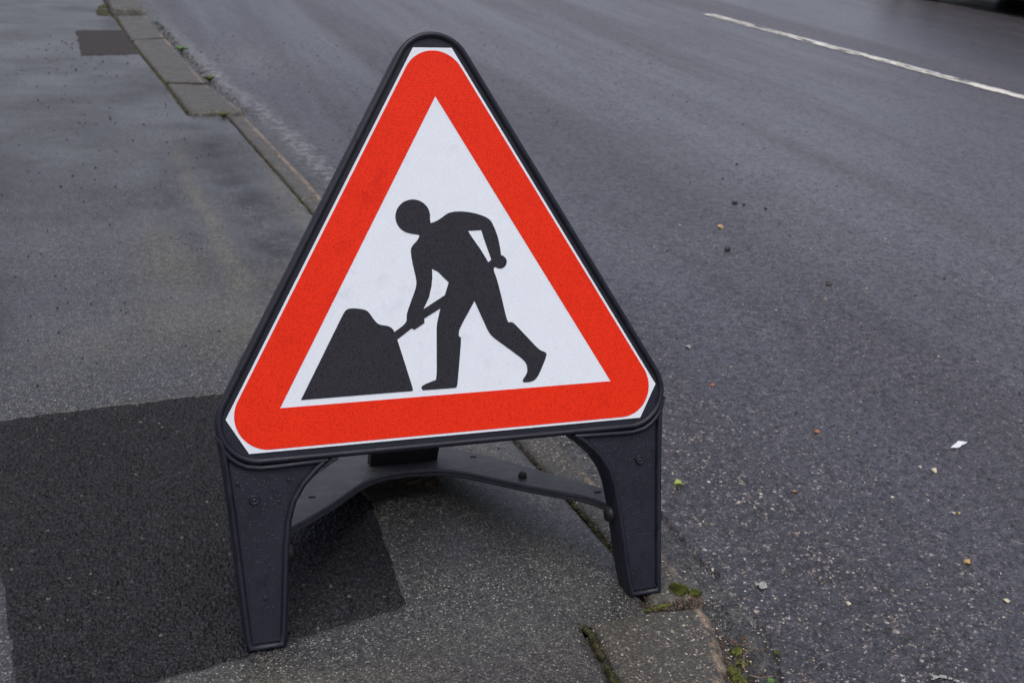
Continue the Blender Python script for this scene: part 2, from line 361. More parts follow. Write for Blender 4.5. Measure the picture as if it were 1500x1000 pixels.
zp = .004 * (fbm(Xp * 1.5, Yp * 1.5, 71) - .5) * sstep(0, .3, np.hypot(Xp * .5, Yp) - .4) - .006 * sstep(.012, 0, Wp)
zp -= .012 * sstep(.004, .016, poly_dist(PATCH, Xp, Yp))
pave = tag(mk('pavement', grid_mesh('pavement', Xp, Yp, zp, attrs=dict(dry=dry, damp=damp)), M['pave']), 'damp grey asphalt pavement beside the road', kind='structure')
verge = None

def patch_obj(name, poly, mat, step, amp, lump, wig, lift, seed, label):
    P = np.array(poly); x0, y0 = P.min(0) - .03; x1, y1 = P.max(0) + .03
    X, Y = np.meshgrid(np.arange(x0, x1, step), np.arange(y0, y1, step))
    D = np.full(X.shape, 9.); ins = np.zeros(X.shape, bool)
    for k in range(len(P)):
        a, b = P[k], P[(k + 1) % len(P)]
        e = b - a; tt = np.clip(((X - a[0]) * e[0] + (Y - a[1]) * e[1]) / (e @ e), 0, 1)
        D = np.minimum(D, np.hypot(X - a[0] - tt * e[0], Y - a[1] - tt * e[1]))
        c = (a[1] > Y) != (b[1] > Y)
        ins ^= c & (X < (b[0] - a[0]) * (Y - a[1]) / (b[1] - a[1] + 1e-12) + a[0])
    D = np.where(ins, D, -D) + wig * (fbm(X * 60, Y * 60, seed) - .5) + wig * 1.4 * (fbm(X * 12, Y * 12, seed + 3) - .5)
    d1, d2, r = voro(X / lump, Y / lump, seed)
    e1, _, r2 = voro(X / (lump * .55), Y / (lump * .55), seed + 50)
    Zt = lift + amp * ((.35 + .65 * r) * (1 - np.clip(d1 * 1.15, 0, 1)) + .45 * r2 * (1 - np.clip(e1 * 1.2, 0, 1)) - .35) + .003 * (fbm(X * 6, Y * 6, seed + 7) - .5)
    Zt = np.where(D < .010, -.004 + (Zt + .004) * np.clip((D + .004) / .014, 0, 1), Zt)
    keep = (D[:-1, :-1] > -.004) & (D[1:, 1:] > -.004)
    o = mk(name, grid_mesh(name, X, Y, Zt, keep, smooth=False), mat, pave); tag(o, label)
    return o
patch_obj('tarmac_patch', PATCH,
          M['patch'], .0029, .0060, .0080, .008, -.0008, 101, 'fresh black coarse tarmac patch')
patch_obj('tarmac_patch', [(-.749, 6.521), (-.437, 6.556), (-.377, 5.646), (-.702, 5.58)], M['oldpatch'], .012, .003, .02, .02, .004, 131, 'small brownish rectangular tarmac patch')

# kerb: dark bed with each kerb stone a piece of it
yb = np.concatenate([np.arange(-3, 8.2, .05), spaced(8.2, 9, .2, 40)])
kbm = grid_mesh('kerb', np.stack([kb(yb) - .05, kf(yb) + .03], 1), np.stack([yb, yb], 1), np.full((len(yb), 2), -.008) - np.array([[0, .030]]))
kerb = tag(mk('kerb', kbm, M['soil']), 'line of worn grey concrete kerb stones between pavement and road', kind='structure')
def stone(y0, y1, zt=.001, seed=0, tilt=(0, 0), backf=None, frontf=None, ends=0.0, nS=None, skew=(0, 0), rnds=1.0):
    nS = nS or max(24, int((y1 - y0) / .015)); nT = 22
    s = np.linspace(0, 1, nS); tcore = np.linspace(0, 1, nT)
    S, T = np.meshgrid(s, tcore, indexing='ij')
    yy = y0 + (y1 - y0) * S
    B = (backf or kb)(yy); F = (frontf or kf)(yy)
    X = B + (F - B) * T + .004 * (fbm(yy * 20, T * 0 + seed, seed) - .5) * T
    Y = yy + (skew[0] * (1 - S) + skew[1] * S) * T + ends * (fbm(T * 9, S * 0 + seed, seed + 2) - .5) * (np.abs(S - .5) * 2) ** 8
    dE = np.minimum(np.minimum(S, 1 - S) * (y1 - y0), np.minimum(T * np.abs(F - B) * 1.3, (1 - T) * np.abs(F - B)))
    rf = 1 + (rnds - 1) * sstep(.55, .85, T); rad = .012 * rf + .010 * fbm(X * 18, Y * 18, seed + 4)
    rnd = np.clip(1 - dE / rad, 0, 1) ** 2
    Zs = zt + tilt[0] * (S - .5) + tilt[1] * (T - .5) - .010 * rnd * rf * (.5 + fbm(X * 30, Y * 30, seed + 5)) + .0030 * (fbm(X * 14, Y * 14, seed + 6) - .5) + .0012 * (fbm(X * 90, Y * 90, seed + 16) - .5)
    wear = np.clip(sstep(.040, .008, (1 - T) * np.abs(F - B)) , 0, 1)
    # skirt
    def pad(A, m): return np.pad(A, 1, mode='edge')
    Xf, Yf, Zf, Wf = pad(X, 0), pad(Y, 0), pad(Zs, 0), pad(wear, 0) * 1
    Zf[0, :] = Zf[-1, :] = -.15; Zf[:, 0] = Zf[:, -1] = -.15
    o = mk('kerb_stone', grid_mesh('kerb_stone', Xf, Yf, Zf, attrs=dict(wear=Wf)), M['kerb'], kerb)
    return o
nb = lambda y: np.interp(y, [-.36, -.207, -.181, -.054, -.02], [.135, .195, .197, .207, .212])
nf = lambda y: np.interp(y, [-.36, -.249, -.20, -.135, -.08, -.032], [.305, .368, .396, .418, .428, .432])
stone(-.36, -.042, .000, 1, (0, -.004), nb, nf, .014, 60, (0, .012), 2.0)
stone(-.62, -.366, .000, 2, (0, 0), None, None, .01)
for k, (a, b) in enumerate([(-.028, .80), (.805, 1.53), (1.536, 2.2), (2.206, 2.57), (2.576, 3.205), (3.211, 3.975)]):
    stone(a, b, .0025, 10 + k, ((-1) ** k * .002, 0), None, None, .012)
stone(3.99, 4.728, .012, 20, (-.008, -.004), None, None, .02, None, (.03, -.02))
stone(4.762, 6.085, .010, 21, (.004, -.003), None, None, .015, None, (-.02, .12))
stone(6.122, 7.14, .010, 22, (.006, 0), None, None, .03, None, (.12, .03))
stone(7.26, 7.80, .052, 23, (.01, -.012), None, None, .03)
for k in range(7):
    stone(7.83 + k * .92, 8.74 + k * .92, .060 + .006 * (k % 2), 30 + k, (0, 0), None, None, .01)

# dashed centre line: a thin worn sheet
def dash(p0, p1, w0, seed):
    p0 = np.array(p0); p1 = np.array(p1); L = np.hypot(*(p1 - p0)); e = (p1 - p0) / L; n = np.array([e[1], -e[0]])
    s = np.arange(0, L, .012); t = np.linspace(-.5, .5, 17)
    S, T = np.meshgrid(s, t, indexing='ij')
    wd = w0 * (1 + .10 * (fbm(S * 5, T * 0, seed) - .5))
    X = p0[0] + e[0] * S + n[0] * T * wd; Y = p0[1] + e[1] * S + n[1] * T * wd
    ero = fbm(S * 9, T * 5, seed + 1, 5); ctr = np.exp(-((T + .05) / .13) ** 2) * sstep(.25, .6, S / L) * .32 + .10 * sstep(.55, 1, S / L)
    edge = sstep(.34, .5, np.abs(T)) * .30
    hole = (ero + ctr + edge) > .71
    keep = ~hole[:-1, :-1]
    Zl = -.010 + .006 * (fbm(X * 1.3, Y * .7, 5) - .5) + .005
    o = mk('lane_marking', grid_mesh('lane_marking', X, Y, Zl, keep), M['paint'], road); tag(o, 'worn white painted centre line dash')
dash((5.12, 2.2), (4.57, 8.13), .125, 201)
dash((4.35, 10.6), (3.85, 15.6), .125, 221)

# far kerb and pavement across the road
yfk = np.array([-20, 0, 10, 20, 40, 90.]); xo = 10.25
fk = []
for i, (dx, zz) in enumerate([(0, -.2), (0, .09), (.015, .105), (.125, .105), (.13, .09), (2.2, .10), (2.2, -.3)]): fk.append((dx, zz))
Xf = np.array([[kf(y) * (y > 0) + (.43 - .09 * y) * (y <= 0) + xo + d for d, _ in fk] for y in yfk]); Zf = np.array([[q for _, q in fk]] * len(yfk)); Yf = np.repeat(yfk[:, None], len(fk), 1)
tag(mk('far_pavement', grid_mesh('far_pavement', Xf, Yf, Zf, attrs=dict(dry=Xf * 0, damp=Xf * 0), smooth=False), M['pave']), 'pavement with kerb on the other side of the road', kind='structure')

# ---------------------------------------------------------------- roadworks sign
LEAN = 0.37890561; CV = 0.5554063
st, ct = math.sin(LEAN), math.cos(LEAN)
def W(u, v, n): return (u, v * st + n * ct, v * ct - n * st)      # sign-plane coordinates to metres in the scene
BODY=[(-0.0206, 0.122), (-0.0082, 0.1258), (0.0018, 0.1327), (0.01, 0.1379), (0.0212, 0.1401), (0.0366, 0.1401), (0.0586, 0.136), (0.0761, 0.1295), (0.0838, 0.1237), (0.0887, 0.1149), (0.0956, 0.0953), (0.0988, 0.0737), (0.0991, 0.0638), (0.1062, 0.0605), (0.1098, 0.0526), (0.1061, 0.0441), (0.0986, 0.0401), (0.0923, 0.0408), (0.0871, 0.0441), (0.0837, 0.04), (0.0899, 0.0224), (0.0951, -0.0037), (0.103, -0.0464), (0.1058, -0.0518), (0.1118, -0.0513), (0.117, -0.0551), (0.1592, -0.1031), (0.1706, -0.1073), (0.1721, -0.1127), (0.1605, -0.136), (0.1533, -0.1486), (0.1455, -0.1554), (0.1362, -0.1569), (0.1261, -0.1561), (0.1254, -0.1522), (0.1323, -0.144), (0.1356, -0.1363), (0.1337, -0.1218), (0.114, -0.1052), (0.0712, -0.0713), (0.0474, -0.0119), (0.017, -0.0593), (0.0164, -0.0699), (0.0202, -0.0723), (0.0183, -0.0893), (0.0086, -0.1549), (0.0045, -0.1567), (-0.0515, -0.1562), (-0.0538, -0.1509), (-0.0488, -0.1466), (-0.0279, -0.1406), (-0.0255, -0.1289), (-0.021, -0.0484), (-0.0128, -0.0213), (-0.0416, -0.0366), (-0.0416, -0.0442), (-0.0596, -0.0545), (-0.0642, -0.0517), (-0.0893, -0.0686), (-0.0936, -0.0558), (-0.0718, -0.042), (-0.0714, -0.0285), (-0.0683, -0.0203), (-0.0517, 0.0175), (-0.051, 0.0293), (-0.0559, 0.0548), (-0.0581, 0.0759), (-0.0563, 0.0842), (-0.0449, 0.0943), (-0.0414, 0.1017), (-0.0426, 0.1034), (-0.0528, 0.1051), (-0.0577, 0.1061), (-0.0626, 0.1076), (-0.0672, 0.1098), (-0.0712, 0.1128), (-0.0746, 0.1164), (-0.0773, 0.1206), (-0.0792, 0.1251), (-0.0802, 0.13), (-0.0804, 0.1349), (-0.0796, 0.1398), (-0.078, 0.1445), (-0.0756, 0.1489), (-0.0724, 0.1529), (-0.0686, 0.1563), (-0.0642, 0.159), (-0.0594, 0.161), (-0.0543, 0.1621), (-0.0492, 0.1624), (-0.044, 0.1619), (-0.0391, 0.1604), (-0.0345, 0.1582), (-0.0304, 0.1553), (-0.027, 0.1516), (-0.0242, 0.1475), (-0.0223, 0.1429), (-0.0212, 0.1381), (-0.0211, 0.1331), (-0.0218, 0.1281)]
HOLE_A=[(-0.0231, 0.0457), (-0.0134, 0.0402), (0.0043, 0.0215), (-0.0036, 0.0007), (-0.042, -0.0209), (-0.0312, -0.0012), (-0.0257, 0.0175), (-0.0235, 0.0322)]
HOLE_B=[(0.043, 0.1067), (0.0667, 0.1071), (0.0714, 0.0898), (0.0816, 0.0564), (0.0759, 0.0523), (0.0638, 0.0743), (0.0515, 0.0927)]
MOUND=[(-0.2545, -0.1563), (-0.1755, -0.0183), (-0.1702, -0.0133), (-0.1598, -0.0122), (-0.1411, -0.0157), (-0.1351, -0.0198), (-0.1293, -0.0293), (-0.1223, -0.0393), (-0.1154, -0.0431), (-0.1048, -0.0446), (-0.0974, -0.0488), (-0.0936, -0.0553), (-0.0893, -0.0695), (-0.0678, -0.1532), (-0.0688, -0.1561)]
CRUMBS=[(1.778, 2.378), (1.46, 1.831), (1.628, 1.456), (1.808, 2.356), (1.87, 2.293), (1.241, 1.852), (1.539, 1.829), (1.913, 2.736), (2.1, 2.964), (1.825, 2.109), (1.783, 1.962), (2.074, 1.457), (1.865, 1.326), (1.73, 0.875), (1.03, 0.651), (1.151, 0.435), (1.304, 0.275), (0.758, -0.067), (0.953, -0.083), (0.857, 0.245), (0.998, 0.212), (1.697, 0.64), (1.124, 0.529)]
PAVE_CRUMBS=[(-0.393, 1.274), (-0.384, 1.273), (-0.692, 1.416), (-0.541, 1.112), (-0.541, 1.088), (-0.294, 1.359), (-0.335, 2.091), (-0.764, 1.542), (-0.728, 1.092), (-0.847, 3.036), (-0.689, 2.955), (-0.463, 3.503), (-0.767, 4.949), (-0.327, 3.472), (-0.61, 3.068), (0.01, 0.883)]
PEBBLES=[(1.564, 2.088), (1.03, -0.0), (0.714, -0.068), (1.027, 0.551), (0.891, 0.83), (1.201, 0.332), (1.022, -0.128), (1.544, 1.338), (1.333, 1.277), (1.414, 2.122), (1.737, 1.408), (2.132, 1.879), (1.626, 0.888), (1.138, 0.162), (1.125, 0.165), (1.03, 0.249), (0.828, 0.315), (1.178, 0.353)]
MISC=[(0.585, 0.387), (1.328, 0.414), (0.934, 1.065), (0.58, 0.016), (0.764, -0.306), (0.019, 0.499), (0.128, 0.633), (0.401, 0.002), (0.423, -0.008), (0.336, -0.007), (0.505, -0.17), (0.461, -0.247), (0.395, -0.217), (0.456, -0.187), (-0.15, 5.817), (-0.066, 4.907), (-0.041, 3.995), (-0.061, 3.937)]

sign = tag(mk('roadworks_sign', None), 'red and white triangular roadworks sign of a digging worker on black plastic legs', 'road sign')

def rtri(inr, r, n=14, cy=CV):
    """closed outline of a rounded triangle, counter-clockwise seen from the front"""
    pts = []; d = 2 * (inr - r)
    for a in (90, 210, 330):
        cx, cyy = d * math.cos(R(a)), cy + d * math.sin(R(a))
        for k in range(n + 1):
            b = R(a - 60 + 120 * k / n); pts.append((cx + r * math.cos(b), cyy + r * math.sin(b)))
    return pts
def offset_poly(P, d):
    P = np.array(P); out = []
    for i in range(len(P)):
        a, b, c = P[i - 1], P[i], P[(i + 1) % len(P)]
        e1 = (b - a) / (np.hypot(*(b - a)) + 1e-12); e2 = (c - b) / (np.hypot(*(c - b)) + 1e-12)
        n1 = np.array([-e1[1], e1[0]]); n2 = np.array([-e2[1], e2[0]]); m = n1 + n2; m /= np.hypot(*m) + 1e-12
        out.append(b + m * d / max(.35, m @ n1))
    return [tuple(q) for q in out]
def prism(name, P, prof, ground_cut=None):
    """loft: list of (inset, n) rings of a counter-clockwise outline, capped both ends"""
    rings = [offset_poly(P, i) for i, _ in prof]; N = len(P); v = []; f = []
    for ring, (_, n) in zip(rings, prof):
        for (u, vv) in ring:
            if ground_cut is not None and vv < ground_cut: vv = vv + n * st / ct
            v.append(W(u, vv, n))
    for k in range(len(prof) - 1):
        for i in range(N):
            j = (i + 1) % N; f.append((k * N + i, k * N + j, (k + 1) * N + j, (k + 1) * N + i))
    f.append(tuple(range(N))[::-1]); f.append(tuple((len(prof) - 1) * N + i for i in range(N)))
    me = mesh(name, v, f)
    bm = bmesh.new(); bm.from_mesh(me); bmesh.ops.triangulate(bm, faces=[q for q in bm.faces if len(q.verts) > 4]); bmesh.ops.recalc_face_normals(bm, faces=bm.faces); bm.to_mesh(me); bm.free()
    return me
def sweep(name, P, prof, closed=True):
    """moulded rim: profile (inset, n) swept along an outline"""
    N = len(P); v = []; f = []; m = len(prof)
    rings = [offset_poly(P, i) for i, _ in prof]
    for i in range(N):
        for k in range(m): u, vv = rings[k][i]; v.append(W(u, vv, prof[k][1]))
    for i in range(N if closed else N - 1):
        j = (i + 1) % N
        for k in range(m - 1): f.append((i * m + k, i * m + k + 1, j * m + k + 1, j * m + k))
    me = mesh(name, v, f, True)
    bm = bmesh.new(); bm.from_mesh(me); bmesh.ops.recalc_face_normals(bm, faces=bm.faces); bm.to_mesh(me); bm.free()
    # recalc may flip open strips: force towards the viewer
    return me
def rimprof(w, h, n0, k=9):
    return [(w / 2 - w / 2 * math.cos(math.pi * i / (k - 1)), n0 - h * math.sin(math.pi * i / (k - 1))) for i in range(k)]
DEP = .046
body = mk('frame', prism('frame', rtri(.2545, .069), [(.020, DEP), (.006, DEP), (.0015, DEP - .004), (.0, .006), (.002, .0035)][::-1] if False else [(.002, .0062), (0, .0075), (.0, DEP - .006), (.005, DEP)]), M['plastic'], sign)
mk('rim', sweep('rim', rtri(.2552, .0692, 20), rimprof(.0115, .0085, .008)), M['plastic'], sign)
LEG = [(-.3905, .374), (-.3888, .345), (-.3845, .300), (-.3785, .22), (-.3675, .03), (-.3655, .0), (-.3015, .0), (-.2965, .054), (-.2865, .164), (-.2800, .206), (-.2715, .233), (-.2545, .259), (-.2310, .282), (-.2080, .2995), (-.190, .3035), (-.190, .318), (-.33, .318)]
def mirror(P): return [(-a, b) for a, b in P][::-1]
PATH = [(-.3902, .366), (-.3885, .345), (-.3842, .300), (-.3782, .22), (-.3672, .03), (-.3648, .0008), (-.3021, .0008), (-.2970, .054), (-.2870, .164), (-.2805, .206), (-.2720, .233), (-.2550, .259), (-.2315, .282), (-.2110, .2975), (-.216, .303), (-.30, .3005), (-.325, .3005), (-.346, .3045), (-.3585, .3115), (-.3685, .3205), (-.3765, .3320), (-.3800, .345)]
def fine(P, n=3):
    out = []
    for i in range(len(P)):
        a, b = P[i], P[(i + 1) % len(P)]
        for k in range(n): out.append((a[0] + (b[0] - a[0]) * k / n, a[1] + (b[1] - a[1]) * k / n))
    return out
def lathe(prof, u, v, seg=20, n0=0):
    vv = []; f = []; m = len(prof)
    for i in range(seg):
        a = 2 * math.pi * i / seg
        for r, n in prof: vv.append(W(u + r * math.cos(a), v + r * math.sin(a), n0 + n))
    for i in range(seg):
        j = (i + 1) % seg
        for k in range(m - 1): f.append((i * m + k, j * m + k, j * m + k + 1, i * m + k + 1))
    me = mesh('bolt', vv, f, True); bm = bmesh.new(); bm.from_mesh(me); bmesh.ops.remove_doubles(bm, verts=bm.verts, dist=1e-6); bmesh.ops.recalc_face_normals(bm, faces=bm.faces); bm.to_mesh(me); bm.free(); return me
NP = .0090        # depth of the leg's recessed front panel
for side in (-1, 1):
    P = LEG if side < 0 else mirror(LEG); Q = PATH if side < 0 else mirror(PATH)
    leg = mk('leg', prism('leg', P, [(.002, NP), (.0, NP + .002), (.0, DEP + .004), (.004, DEP + .008)], .02), M['plastic'], sign)
    mk('rim', sweep('rim', fine(Q, 2), rimprof(.0110, .0098, NP + .001)), M['plastic'], leg)
    lip = [(-.357, .0125), (-.311, .0125), (-.310, .019), (-.3575, .019)]
    mk('foot_ledge', prism('foot_ledge', lip if side < 0 else mirror(lip), [(.001, NP - .0035), (0, NP + .001), (0, NP + .004)]), M['plastic'], leg)
    mk('bolt', lathe([(0, -.0045), (.0022, -.0045), (.0030, -.0030), (.0045, -.0034), (.0068, -.0052), (.0082, -.0040), (.0090, .001)], side * .338, .2445, 22, NP), M['plastic'], leg)
    if side < 0:
        for (u, v) in ((-.3622, .2735), (-.2814, .2718), (-.3302, .0846)):
            mk('stud', lathe([(0, -.003), (.0018, -.003), (.0028, -.002), (.0034, -.0026), (.0040, .001)], u, v, 14, NP), M['plastic'], leg)
    # pivot boss of the rear stay on the leg's inner side
    def side_disc(x0, x1, r, y, zc, name, mt, seg=18):
        v = []; f = []
        for (x, rr) in ((x0, 0), (x0, r * .8), (x0 + (x1 - x0) * .25, r), (x1, r)):
            for i in range(seg): a = 2 * math.pi * i / seg; v.append((x, y + rr * math.cos(a), zc + rr * math.sin(a)))
        for k in range(3):
            for i in range(seg): j = (i + 1) % seg; f.append((k * seg + i, k * seg + j, (k + 1) * seg + j, (k + 1) * seg + i))
        me = mesh(name, v, f, True); bm = bmesh.new(); bm.from_mesh(me); bmesh.ops.remove_doubles(bm, verts=bm.verts, dist=1e-6); bmesh.ops.recalc_face_normals(bm, faces=bm.faces); bm.to_mesh(me); bm.free()
        return mk(name, me, mt, leg)
    side_disc(side * .2790, side * .300, .0150, .088, .124, 'pivot_knob', M['plastic_dark'])

# white plate, red border, pictogram: one child of the sign with its printed layers
def curve_fill(name, loops, n_front, thick):
    cu = bpy.data.curves.new(name, 'CURVE'); cu.dimensions = '2D'; cu.fill_mode = 'BOTH'; cu.extrude = thick / 2
    for lp in loops:
        sp = cu.splines.new('POLY'); sp.points.add(len(lp) - 1); sp.use_cyclic_u = True
        for q, (u, v) in zip(sp.points, lp): q.co = (u, v, 0, 1)
    o = bpy.data.objects.new('t', cu); COL.objects.link(o)
    dg = bpy.context.evaluated_depsgraph_get(); me = bpy.data.meshes.new_from_object(o.evaluated_get(dg))
    bpy.data.objects.remove(o); bpy.data.curves.remove(cu)
    for v in me.vertices: v.co = W(v.co.x, v.co.y, n_front + thick / 2 - v.co.z)
    me.name = name; me.materials.clear(); me.update(); return me
hexa = []
for a in (90, 210, 330):
    u0 = np.array([math.cos(R(a)), math.sin(R(a))]); n0 = np.array([-u0[1], u0[0]]); k = .0577; h = k / math.sqrt(3)
    for sgn_ in (-1, 1): q = u0 * (.4715 - k) + n0 * h * sgn_; hexa.append((q[0], q[1] + CV))
NF = .0042
plate = mk('sign_plate', curve_fill('sign_plate', [hexa], NF, .0022), M['white'], sign); tag(plate, 'white reflective plate')
inner = [(.3331 * math.cos(R(a)), CV + .3331 * math.sin(R(a))) for a in (90, 210, 330)]
tag(mk('red_border', curve_fill('red_border', [rtri(.2318, .0545, 26), inner], NF - .0004, .0005), M['red'], plate), 'red triangular border')
sh = lambda P: [(a, b + CV) for a, b in P]
def chaikin(P, it=1, thr=150):
    """round the gentle vertices of a traced outline, keep the sharp ones"""
    for _ in range(it):
        out = []
        for i in range(len(P)):
            a, b, c = (np.array(P[i - 1]), np.array(P[i]), np.array(P[(i + 1) % len(P)]))
            e1 = b - a; e2 = c - b; ang = math.degrees(math.acos(max(-1, min(1, e1 @ e2 / (np.hypot(*e1) * np.hypot(*e2) + 1e-12)))))
            if ang > 60: out.append(tuple(b))
            else:
                d1 = min(.25 * np.hypot(*e1), .006); d2 = min(.25 * np.hypot(*e2), .006)
                out.append(tuple(b - e1 / np.hypot(*e1) * d1)); out.append(tuple(b + e2 / np.hypot(*e2) * d2))
        P = out
    return P
tag(mk('worker_symbol', curve_fill('worker_symbol', [chaikin(sh(BODY), 2), sh(HOLE_A), sh(HOLE_B)], NF - .0005, .0006), M['black'], plate), 'black silhouette of a worker digging with a shovel')
tag(mk('mound_symbol', curve_fill('mound_symbol', [chaikin(sh(MOUND), 2)], NF - .00045, .00055), M['black'], plate), 'black silhouette of a heap')

# rear stay: a moulded bow that runs back from both legs down to the ground, with the strut block on it
def stay_z(y): return .130 - .205 * (y - .085)
FR = [(0, .428), (.05, .422), (.085, .402), (.112, .375), (.140, .338), (.165, .305), (.195, .268), (.22, .240), (.245, .213), (.27, .188), (.284, .165), (.294, .140), (.300, .108)]
BK = [(0, .600), (.06, .598), (.108, .565), (.132, .532), (.152, .505), (.178, .467), (.202, .430), (.228, .381), (.255, .332), (.277, .292), (.297, .257), (.318, .219), (.333, .185), (.340, .108)]
def resample(P, n):
    P = np.array(P); s = np.concatenate([[0], np.cumsum(np.hypot(*np.diff(P, axis=0).T))]); q = np.linspace(0, s[-1], n)
    return np.stack([np.interp(q, s, P[:, 0]), np.interp(q, s, P[:, 1])], 1)
nn = 34
Fh = resample(FR, nn); Bh = resample(BK, nn)
Ff = np.concatenate([Fh[::-1] * [-1, 1], Fh[1:]]); Bf = np.concatenate([Bh[::-1] * [-1, 1], Bh[1:]])
v = []; f = []
prof = [(0.0, -.016), (-.003, -.015), (-.003, -.011), (-.001, -.009), (-.0025, -.005), (0.0, -.001), (.02, 0), (.5, 0), (.98, 0), (1.0, -.002), (1.0, -.016)]
for a, b in zip(Ff, Bf):
    for (tt, dz) in prof:
        x, y = a + (b - a) * tt if tt >= 0 else a + np.array([0, tt])
        v.append((x, y, max(stay_z(y) + dz, .0005)))
m = len(prof); Nn = len(Ff)
for i in range(Nn - 1):
    for k in range(m): f.append((i * m + k, i * m + (k + 1) % m, (i + 1) * m + (k + 1) % m, (i + 1) * m + k))
f.append(tuple(range(m))); f.append(tuple((Nn - 1) * m + k for k in range(m)))
sm = mesh('rear_stay', v, f); bm = bmesh.new(); bm.from_mesh(sm); bmesh.ops.recalc_face_normals(bm, faces=bm.faces); bm.to_mesh(sm); bm.free()
stay = mk('rear_stay', sm, M['plastic_worn'], sign)
def box(name, c, d, mat, parent, rx=0, bev=.003):
    bm = bmesh.new(); bmesh.ops.create_cube(bm, size=1); bmesh.ops.scale(bm, vec=d, verts=bm.verts)
    bmesh.ops.bevel(bm, geom=list(bm.edges), offset=bev, segments=2, affect='EDGES')
    bmesh.ops.rotate(bm, cent=(0, 0, 0), matrix=Matrix.Rotation(rx, 3, 'X'), verts=bm.verts); bmesh.ops.translate(bm, vec=c, verts=bm.verts)
    me = bpy.data.meshes.new(name); bm.to_mesh(me); bm.free(); return mk(name, me, mat, parent)
# strut from the stay up to the back of the frame, with two openings and a cross bar
strut_dir = Vector((0, .30, .62)) - Vector((0, .49, .05)); La = strut_dir.length; ra = math.atan2(-strut_dir.y, strut_dir.z)
cc = (Vector((0, .30, .62)) + Vector((0, .49, .05))) / 2
def along(d): return Vector((0, .49, .05)) + strut_dir.normalized() * d
box('strut_socket', along(.030), (.140, .030, .085), M['plastic_dark'], stay, ra)
for sx in (-.058, 0, .058):
    box('strut_bar', along(.33) + Vector((sx, 0, 0)), (.022, .024, .57), M['plastic_dark'], stay, ra)
box('strut_crossbar', along(.14), (.136, .022, .03), M['plastic_dark'], stay, ra)
for sx in (-.033, .033): box('pale_hole_bar', along(.068) + Vector((sx, -.016, 0)), (.040, .008, .006), M['plastic_worn'], stay, ra, .002)  # pale bars stand in for daylight through the socket's see-through holes
box('strut_hinge', W(0, .66, DEP + .010), (.16, .03, .05), M['plastic_dark'], stay, -LEAN)
for (x, y) in ((.199, .315), (-.199, .315)):
    seg = 12; vv = []; ff = []
    for (r, dz) in ((.0085, -.004), (.0085, .006), (.0065, .011), (0, .013)):
        for i in range(seg): a = 2 * math.pi * i / seg; vv.append((x + r * math.cos(a), y + r * math.sin(a), stay_z(y) + dz))
    for k in range(3):
        for i in range(seg): j = (i + 1) % seg; ff.append((k * seg + i, k * seg + j, (k + 1) * seg + j, (k + 1) * seg + i))
    if x > 0: mk('stud', mesh('stud', vv, ff, True), M['plastic_dark'], stay)
for (x, y) in ((.145, .47), (-.21, .33), (.305, .19)):
    o = box('dark_slot_block', (x, y, stay_z(y) + .0005), (.013, .006, .003), M['plastic_dark'], stay, math.atan(-.205), .001)  # solid dark blocks: the shade inside slots put into the colour

# rain beads standing on the plastic
def beads(name, pts, parent):
    v = []; f = []
    for (u, vv, n, r) in pts:
        b = len(v); seg = 7
        for (k, h) in ((1.0, .0002), (.75, -.15), ):
            for i in range(seg): a = 2 * math.pi * i / seg; v.append(W(u + r * k * math.cos(a), vv + r * k * math.sin(a) * 1.1, n + r * h))
        v.append(W(u, vv, n - r * .22))
        for i in range(seg):
            j = (i + 1) % seg; f.append((b + i, b + seg + i, b + seg + j, b + j)); f.append((b + seg + i, b + 2 * seg, b + seg + j))
    o = mk(name, mesh(name, v, f, True), M['bead'], parent); tag(o, kind='stuff'); return o
rnd = random.Random(11)
def inpoly(P, x, y):
    c = False
    for i in range(len(P)):
        a, b = P[i - 1], P[i]
        if (a[1] > y) != (b[1] > y) and x < (b[0] - a[0]) * (y - a[1]) / (b[1] - a[1]) + a[0]: c = not c
    return c
legs = [o for o in sign.children if o.name.startswith('leg')]
for side, lg in zip((-1, 1), legs):
    inn = offset_poly(LEG, .013); pts = []
    while len(pts) < 520:
        u, vv = rnd.uniform(-.38, -.2), .015 + .29 * rnd.random() ** .45
        if vv < .30 and inpoly(inn, u, vv) and vv < .302:
            pts.append((side * u * -1 if side > 0 else u, vv, NP - .00005, rnd.choice([.0005, .0006, .0007, .0008, .001, .0013, .0017])))
    beads('rain_beads', pts, lg)

# ---------------------------------------------------------------- small things on the ground
def gz(x, y): return float(road_base(x, y)) + .006 * (float(fbm(np.array(x * 1.3), np.array(y * .7), 5)) - .5)
def rock(name, r, seed, flat=.7, sub=2, jag=.35):
    rg = random.Random(seed); bm = bmesh.new(); bmesh.ops.create_icosphere(bm, subdivisions=sub, radius=r)
    dirs = [(Vector((rg.uniform(-1, 1), rg.uniform(-1, 1), rg.uniform(-1, 1))).normalized(), rg.uniform(.55, .95)) for _ in range(9)]
    for v in bm.verts:
        d = v.co.normalized(); k = 1.0
        for (q, c) in dirs:
            dd = d.dot(q)
            if dd > c * .9: k = min(k, c * .9 / dd)
        v.co *= k * (1 + jag * .7 * rg.uniform(-1, 1)); v.co.z *= flat
    zmin = min(v.co.z for v in bm.verts)
    for v in bm.verts: v.co.z -= zmin * .75
    me = bpy.data.meshes.new(name); bm.to_mesh(me); bm.free(); return me
def put_rock(name, x, y, z0, r, mat, label, cat, group=None, seed=0, flat=.7, sub=1):
    o = mk(name, rock(name, r, seed, flat, sub), mat, None, (x, y, z0), (0, 0, seed * 1.7)); tag(o, label, cat, group); return o
csz = [.0150, .0115, .0125, .008, .008, .006, .006, .007, .008, .006, .005, .006, .006, .005, .004, .004, .004, .004, .004, .004, .004, .004, .004]
